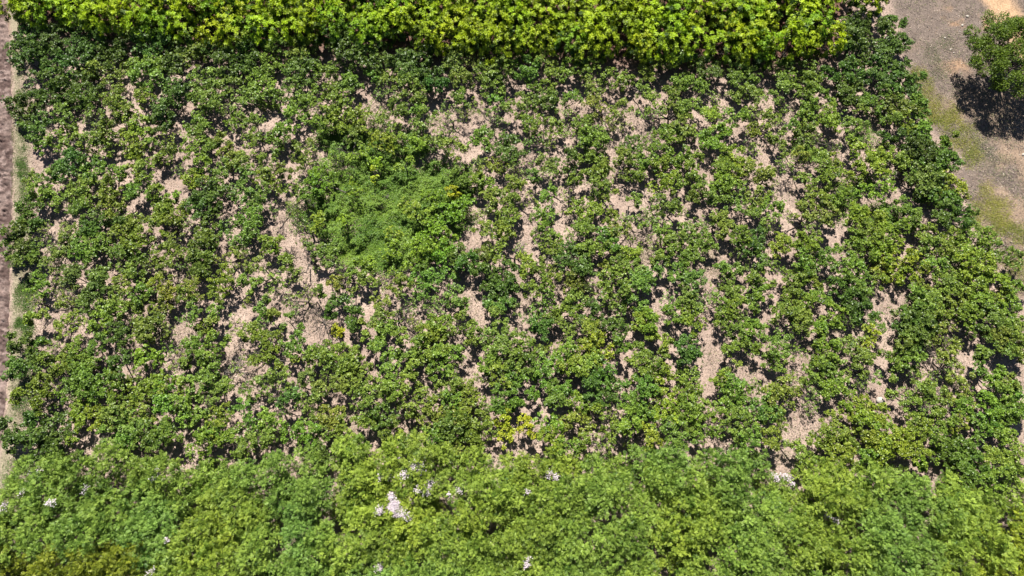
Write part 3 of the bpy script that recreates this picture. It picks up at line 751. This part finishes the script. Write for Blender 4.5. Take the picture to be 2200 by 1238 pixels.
# ------------------------------------------------------------------ the shade tree on the bare ground, top right
def shade_crown(seed):
    r = np.random.default_rng(seed); nh = 85; hp = []
    for i in range(nh):
        u = (i + .5) / nh; th = i * 2.39996 + r.normal(0, .3); cz = 1 - 1.25 * u; sz = math.sqrt(1 - cz * cz)
        hp.append(np.array([sz * math.cos(th) * 5.9, sz * math.sin(th) * 5.2, cz * 2.0]) * r.uniform(.5, 1.06))
    hp = np.array(hp); k = 105; K2 = nh * k
    hd = np.repeat(hp, k, 0); dd = norm(r.normal(0, 1, (K2, 3)) + np.array([0, 0, .3]))
    b = hd + dd * np.cbrt(r.uniform(.1, 1, (K2, 1))) * np.array([.8, .8, .5])
    tt = np.clip(r.normal(.35, .2, K2) + .25 * dd[:, 2], 0, 1)
    V = []; Fs = []; TV = []; o = 0
    for j in range(4):
        d = norm(r.normal(0, 1, (K2, 3)) + dd); nn = norm(np.array([0, 0, .9]) + dd * .4 + r.normal(0, .4, (K2, 3)))
        v, f = leaves(b + r.normal(0, .07, b.shape), d, nn, r.uniform(.16, .26, K2), r.uniform(.08, .12, K2), wide=.5)
        V.append(v); Fs.append(f + o); o += len(v); TV.append(np.repeat(tt, 4))
    return mesh_np('crown', np.concatenate(V), np.concatenate(Fs), np.concatenate(TV), M_FEATHER), hp
me, hp = shade_crown(900)
sx, sy = ground(2186, 116, 4.2)
t = thing('shade_tree', 'broad mid green tree casting a ragged shadow on the bare ground, top right', 'tree', (sx, sy, 0))
o = obj('crown', me, t, (0, 0, 4.2)); o.color = (.58, .60, .36, 1)
parts = [tube(crooked((0, 0, -.2), (0, 0, 2.2), 5, .04), [.26, .24, .22, .2, .19], 8)]
for h in hp[::3]:
    parts.append(tube(crooked((0, 0, 1.9), h + np.array([0, 0, 4.1]), 6, .08), np.linspace(.11, .02, 6), 5))
v, f = join(parts); obj('trunk', mesh_np('trunk', v, f, None, M_BARK, True), t)

# ------------------------------------------------------------------ creepers, grass, weeds, litter (nobody could count them)
def region(px, py, shapes, seed=5):
    """0..1 membership of ragged ellipses given in photo pixels"""
    w = np.zeros(len(px)); e = (fbm(px, py, seed, 26.0, 4) - .5) * 2.0
    for (cx, cy, rx, ry) in shapes:
        d = np.hypot((px - cx) / rx, (py - cy) / ry) + e
        w = np.maximum(w, sstep(1.5, .2, d))
    return w

def scatter(shapes, dens, seed):
    """random ground points inside the ellipses, dens per square metre"""
    r = np.random.default_rng(seed); out = []
    for s in shapes:
        a = ground(s[0] - s[2] * 1.4, s[1] + s[3] * 1.4); b = ground(s[0] + s[2] * 1.4, s[1] - s[3] * 1.4)
        x0, x1 = min(a[0], b[0]) - 1, max(a[0], b[0]) + 1; y0, y1 = min(a[1], b[1]), max(a[1], b[1])
        n = int(dens * (x1 - x0) * (y1 - y0)); out.append(np.stack([r.uniform(x0, x1, n), r.uniform(y0, y1, n)], 1))
    p = np.concatenate(out); px, py = to_px(p[:, 0], p[:, 1], 0)
    keep = r.random(len(p)) < region(px, py, shapes, seed)
    return p[keep], r

VINES = [(720, 300, 34, 26), (790, 330, 70, 60), (760, 430, 95, 80), (850, 420, 110, 90), (930, 400, 60, 60), (800, 510, 95, 50), (880, 520, 70, 45), (845, 560, 55, 30), (735, 540, 42, 32), (965, 440, 46, 50), (690, 440, 40, 46), (980, 390, 30, 36), (900, 320, 40, 30),
         (1720, 310, 30, 26), (1745, 335, 30, 20), (1850, 292, 34, 20), (1815, 425, 34, 26), (1850, 392, 22, 18), (1850, 470, 34, 26), (1905, 470, 30, 22)]
p, r = scatter(VINES, 260, 21)
hz = .05 + 2.0 * fbm(p[:, 0], p[:, 1], 61, 1.2, 3) ** 2
n = len(p); b = np.stack([p[:, 0], p[:, 1], hz * r.uniform(.6, 1.05, n)], 1)
d = norm(r.normal(0, 1, (n, 3)) * np.array([1, 1, .4])); nn = norm(np.array([0, 0, 1.]) + r.normal(0, .4, (n, 3)))
L = r.uniform(.09, .15, n)
v, f = leaves(b, d, nn, L, L * .75)
tv = np.repeat(np.clip(r.normal(.4, .22, n) + (fbm(p[:, 0], p[:, 1], 71, 2.0, 2) - .5) * .7, 0, 1), 4)
o = obj('creeper_carpet', mesh_np('creeper_carpet', v, f, tv, M_VINE)); o['kind'] = 'stuff'

def blades(name, shapes, dens, cols, hmin, hmax, wd, seed, flat=.9):
    p, r = scatter(shapes, dens, seed); n = len(p)
    b = np.stack([p[:, 0], p[:, 1], np.full(n, -.02)], 1)
    d = norm(np.stack([r.normal(0, flat, n), r.normal(0, flat, n), r.uniform(.35, 1, n)], 1))
    L = r.uniform(hmin, hmax, n); nn = norm(r.normal(0, 1, (n, 3)) + np.array([0, 0, .8]))
    v, f = leaves(b, d, nn, L, r.uniform(.6, 1.3, n) * wd, wide=.45)
    w = np.clip(fbm(p[:, 0], p[:, 1], seed + 3, 1.6, 3) * 1.6 - .3 + r.normal(0, .25, n), 0, 1)[:, None]
    c = np.array(cols[0]) * (1 - w) + np.array(cols[1]) * w
    o = obj(name, mesh_np(name, v, f, np.repeat(c, 4, 0), M_GRASS, False, 'tintc')); o['kind'] = 'stuff'

GREEN_STRIP = [(48, 165, 14, 12), (55, 195, 12, 10), (44, 265, 14, 10), (52, 292, 14, 16), (50, 318, 10, 8), (44, 350, 14, 10), (50, 372, 16, 14), (52, 400, 9, 22), (60, 425, 12, 10), (48, 560, 22, 14), (66, 600, 14, 20), (66, 650, 12, 40), (62, 710, 14, 26),
               (40, 690, 10, 8), (34, 700, 8, 7), (48, 800, 22, 14), (62, 830, 20, 16), (40, 880, 20, 18), (52, 860, 22, 14), (34, 1000, 26, 18), (20, 1050, 14, 24), (28, 1120, 20, 20), (36, 640, 9, 20), (46, 620, 8, 12), (70, 770, 14, 8)]
blades('grass', GREEN_STRIP, 420, [(.09, .21, .035), (.18, .29, .07)], .10, .26, .032, 33)
blades('grass', [(47, yy_, 24, 34) for yy_ in range(120, 960, 42)], 120, [(.15, .23, .06), (.24, .26, .10)], .08, .2, .03, 34)
blades('dry_grass', [(1990, 205, 16, 40), (2008, 245, 22, 30), (1975, 165, 18, 24), (2065, 300, 34, 30), (2085, 335, 26, 26), (2135, 450, 40, 36), (2160, 490, 44, 24), (2195, 505, 26, 20), (2185, 575, 30, 30), (2040, 250, 26, 22), (2120, 410, 20, 24), (2100, 470, 20, 26), (2170, 620, 20, 24)], 190,
       [(.27, .33, .05), (.48, .44, .12)], .18, .42, .025, 35)
blades('grass', [(2115, 318, 34, 22), (2135, 345, 34, 20), (2152, 378, 24, 14), (2012, 125, 16, 34), (2030, 95, 14, 20), (2110, 285, 22, 16), (1990, 110, 10, 22), (2020, 150, 22, 20)], 110,
       [(.11, .19, .06), (.20, .25, .10)], .10, .22, .024, 37)
blades('weeds', [(775, 900, 44, 22), (800, 885, 24, 14), (2045, 745, 36, 14), (2005, 735, 30, 12), (1378, 556, 34, 20), (1395, 535, 22, 14), (1520, 560, 34, 34), (1545, 580, 26, 26), (1690, 985, 40, 18), (1730, 985, 30, 14), (1395, 178, 30, 10), (1960, 448, 14, 14), (1968, 425, 14, 10), (1985, 500, 18, 10),
                 (820, 225, 26, 16), (800, 232, 20, 12), (1960, 400, 18, 18), (1950, 835, 30, 16), (1180, 930, 60, 24), (770, 940, 30, 14)], 110, [(.19, .23, .09), (.30, .28, .14)], .12, .32, .022, 39)

# thin seedlings and dry stalks all over the orchard floor
r = np.random.default_rng(91); N = 150000
q = np.stack([r.uniform(10, 2230, N), r.uniform(70, 1040, N)], 1); P = ground(q[:, 0], q[:, 1])
w = fbm(P[:, 0], P[:, 1], 93, 4.5, 3); inside = (q[:, 0] < right_x(0, q[:, 1]) - 25) & (q[:, 1] > bright_y(q[:, 0]) + 25) & (q[:, 1] < thicket_y(q[:, 0]) + 10) & (P[:, 0] > field_x(P[:, 1]) + 1.6)
keep = inside & (r.random(N) < .06 + .94 * sstep(.47, .68, w)); P = P[keep]; n = len(P)
b = np.stack([P[:, 0], P[:, 1], r.uniform(0, .25, n)], 1); d = norm(np.stack([r.normal(0, .8, n), r.normal(0, .8, n), r.uniform(.1, 1, n)], 1))
L = r.uniform(.10, .26, n); nn = norm(r.normal(0, .7, (n, 3)) + np.array([0, 0, 1.]))
v, f = leaves(b, d, nn, L, r.uniform(.025, .075, n))
w = r.random((n, 1)); c = np.array([.14, .19, .07]) * (1 - w) + np.array([.30, .27, .15]) * w
o = obj('dry_weeds', mesh_np('dry_weeds', v, f, np.repeat(c, 4, 0), M_GRASS, False, 'tintc')); o['kind'] = 'stuff'

# fallen leaves and twigs on the sand
N = 170000
q = np.stack([r.uniform(10, 2230, N), r.uniform(20, 1040, N)], 1); P = ground(q[:, 0], q[:, 1]); keep = (P[:, 0] > field_x(P[:, 1]) + 1.2) & ((q[:, 0] < right_x(0, q[:, 1]) + 10) | (r.random(N) < .7)) & (q[:, 1] < thicket_y(q[:, 0]) + 20)
keep &= r.random(N) < .5 + .5 * sstep(.4, .65, fbm(P[:, 0], P[:, 1], 95, 2.2, 3))
P = P[keep]; n = len(P)
b = np.stack([P[:, 0], P[:, 1], r.uniform(.03, .07, n)], 1); d = norm(np.stack([r.normal(0, 1, n), r.normal(0, 1, n), r.normal(0, .12, n)], 1)); nn = norm(r.normal(0, .3, (n, 3)) + np.array([0, 0, 1.]))
tw = r.random(n) < .25
L = np.where(tw, r.uniform(.2, .55, n), r.uniform(.08, .16, n)); Wd = np.where(tw, r.uniform(.014, .03, n), L * .6)
v, f = leaves(b, d, nn, L, Wd)
pal = np.array([(.20, .13, .09), (.33, .23, .16), (.45, .36, .28), (.55, .46, .38), (.15, .11, .09)])
c = pal[r.choice(5, n, p=[.2, .25, .25, .15, .15])] * r.uniform(.8, 1.15, (n, 1)); c[tw] = np.array([.24, .2, .17]) * r.uniform(.5, 1.4, (tw.sum(), 1))
o = obj('leaf_litter', mesh_np('leaf_litter', v, f, np.repeat(c, 4, 0), M_LITTER, False, 'tintc')); o['kind'] = 'stuff'

N = 60000
q = np.stack([r.uniform(1880, 2420, N), r.uniform(-30, 640, N)], 1); P = ground(q[:, 0], q[:, 1])
keep = (q[:, 0] > right_x(0, q[:, 1]) - 5) & (r.random(N) < .15 + .85 * sstep(.42, .62, fbm(P[:, 0], P[:, 1], 97, 2.6, 3))) & (np.abs(q[:, 0] - (2140 + q[:, 1] * .64)) > 30)
P = P[keep]; n = len(P)
b = np.stack([P[:, 0], P[:, 1], r.uniform(.03, .08, n)], 1); d = norm(np.stack([r.normal(0, 1, n), r.normal(0, 1, n), r.normal(0, .15, n)], 1)); nn = norm(r.normal(0, .3, (n, 3)) + np.array([0, 0, 1.]))
v, f = leaves(b, d, nn, r.uniform(.12, .5, n), r.uniform(.02, .06, n))
pal = np.array([(.10, .08, .07), (.17, .13, .11), (.34, .28, .2), (.24, .22, .12), (.14, .17, .07)])
c = pal[r.choice(5, n, p=[.3, .28, .16, .14, .12])] * r.uniform(.8, 1.15, (n, 1))
o = obj('dry_brush', mesh_np('dry_brush', v, f, np.repeat(c, 4, 0), M_LITTER, False, 'tintc')); o['kind'] = 'stuff'

# ------------------------------------------------------------------ dead wood, fallen branches, stones
def bare_mesh(seed, R, hgt, n=7, depth=3):
    r = np.random.default_rng(seed); parts = []
    def grow(p, d, L, rad, lev):
        e = p + d * L; parts.append(tube(crooked(p, e, 4, .07, r), np.linspace(rad, rad * .55, 4), 4))
        if lev == 0: return
        for _ in range(3):
            nd = norm(d + r.normal(0, .55, 3) + np.array([0, 0, -.05])); grow(p + (e - p) * r.uniform(.5, 1), nd, L * r.uniform(.5, .75), rad * .55, lev - 1)
    parts.append(tube(crooked((0, 0, -.1), (0, 0, .4), 3, .04, r), [.08, .07, .065], 6))
    for i in range(n):
        a = i * 6.283 / n + r.normal(0, .3); d = norm(np.array([math.cos(a), math.sin(a), hgt])); grow(np.array([0, 0, .35]), d, R * .55, .05, depth)
    v, f = join(parts); return v, f
DEAD = [(695, 690, 2.0, .45, 'leafless dark tree sprawling over the largest bare patch left of centre', 1), (820, 428, 1.0, .6, 'bare grey twiggy bush poking out of the green creeper carpet', 0), (507, 790, 1.5, .35, 'tangle of bare grey branches below the leafless tree on the left', 0),
        (148, 640, 1.2, .4, 'bare grey branched bush near the ploughed strip, between green crowns', 0), (1118, 534, .9, .5, 'grey twiggy bush between green crowns just right of the central bare patch', 0), (2035, 855, 1.3, .35, 'pale bare branched tree among the crowns near the lower right edge', 0),
        (1797, 900, 1.0, .6, 'pale bare forked branches beside yellowish crowns near the lower right', 0), (660, 440, .9, .5, 'small grey leafless bush left of the green creeper carpet', 0), (620, 545, 1.1, .3, 'bare dark branches on sand above the largest left patch', 1), (740, 590, 1.2, .35, 'thin leafless dark tree below the creeper carpet\'s left corner', 1),
        (1335, 540, 1.0, .5, 'bent bare brown trunk between green crowns in the orchard middle', 0), (1560, 985, 1.0, .4, 'dark bare bush in the sand gap at the thicket edge', 1), (700, 745, 1.1, .4, 'thin bare tree at the lower rim of the largest left bare patch', 1)]
for i, (px, py, R, hgt, lab, dk) in enumerate(DEAD):
    p = ground(px, py, .6); v, f = bare_mesh(950 + i, R, hgt)
    o = obj('leafless_tree' if R > 1.05 else 'leafless_bush', mesh_np('bare_branches', v, f, None, M_BARK if dk else M_GREYWOOD, True), None, (p[0], p[1], 0)); tag(o, lab, 'dead tree' if R > 1.05 else 'dead bush')

STICKS = [((2062, 81), (2096, 80), .03, 'grey stick lying on the bare ground left of the shade tree'), ((1984, 52), (1996, 62), .025, 'short dark stick on the ash ground near the top right'), ((1958, 80), (1969, 88), .025, 'thin dark stick on ash ground beside the orchard corner'),
          ((2018, 268), (2034, 300), .035, 'pale bent branch rising from the orchard\'s right edge'), ((2030, 272), (2052, 268), .025, 'pale twig pointing right off the orchard\'s right edge'), ((2148, 518), (2166, 502), .03, 'pale straight stick standing in the yellow grass'),
          ((2130, 532), (2188, 538), .035, 'long curved pale branch lying in grass below the yellow patch'), ((2036, 55), (2050, 46), .025, 'dry brush stick near the orange soil at top right')]
for i, (a, b_, rad, lab) in enumerate(STICKS):
    A_ = ground(*a); B_ = ground(*b_); m_ = (A_ + B_) / 2
    pa = np.array([*(A_ - m_), .05]); pb = np.array([*(B_ - m_), .3 if i in (3, 5) else .08])
    path = crooked(pa, pb, 6, .1, np.random.default_rng(i)); path[:, 2] = np.maximum(path[:, 2], .04)
    parts = [tube(path, np.linspace(rad, rad * .5, 6), 5)]
    parts.append(tube(crooked(path[3], path[4] + np.array([.3, .3, .1]), 3, .08), [rad * .6, rad * .5, rad * .3], 4))
    v, f = join(parts); o = obj('fallen_branch', mesh_np('fallen_branch', v, f, None, M_BARK if i in (1, 2) else M_GREYWOOD, True), None, (m_[0], m_[1], 0)); tag(o, lab, 'branch', 'fallen branches')

def stone_mesh(seed, R):
    r = np.random.default_rng(seed); V = []; nu, nv = 8, 5
    for j in range(nv):
        th = math.pi * j / (nv - 1)
        for i in range(nu):
            a = i * 6.283 / nu; q = R * r.uniform(.8, 1.15)
            V.append((q * math.sin(th) * math.cos(a) * 1.25, q * math.sin(th) * math.sin(a), q * math.cos(th) * .6 + R * .3))
    Fq = [(j * nu + i, j * nu + (i + 1) % nu, (j + 1) * nu + (i + 1) % nu, (j + 1) * nu + i) for j in range(nv - 1) for i in range(nu)]
    return mesh_np('stone', np.array(V), np.array(Fq)[:, ::-1], None, M_STONE)
STONES = [(2078, 36, .28, 'largest pale stone, on the tan ground under the sandy track'), (2067, 55, .25, 'pale stone between the shade tree and the bare ash ground, upper one'), (2030, 82, .2, 'buff pale stone on the greenish bare ground left of the shade tree'), (2042, 107, .2, 'pale stone right above the shade tree\'s shadow tip'),
          (2049, 114, .15, 'small pale stone nearest the shade tree\'s shadow'), (2198, 333, .3, 'white stone at the right frame edge below the shade tree'), (2062, 68, .13, 'tiny pale stone left of the lying grey stick'), (1890, 861, .42, 'pale round mound top in the lower right orchard sand')]
for i, (px, py, R, lab) in enumerate(STONES):
    p = ground(px, py); o = obj('stone', stone_mesh(970 + i, R * (.62 if i != 7 else 1)), None, (p[0], p[1], 0), i * 1.3); tag(o, lab, 'stone', 'pale stones')
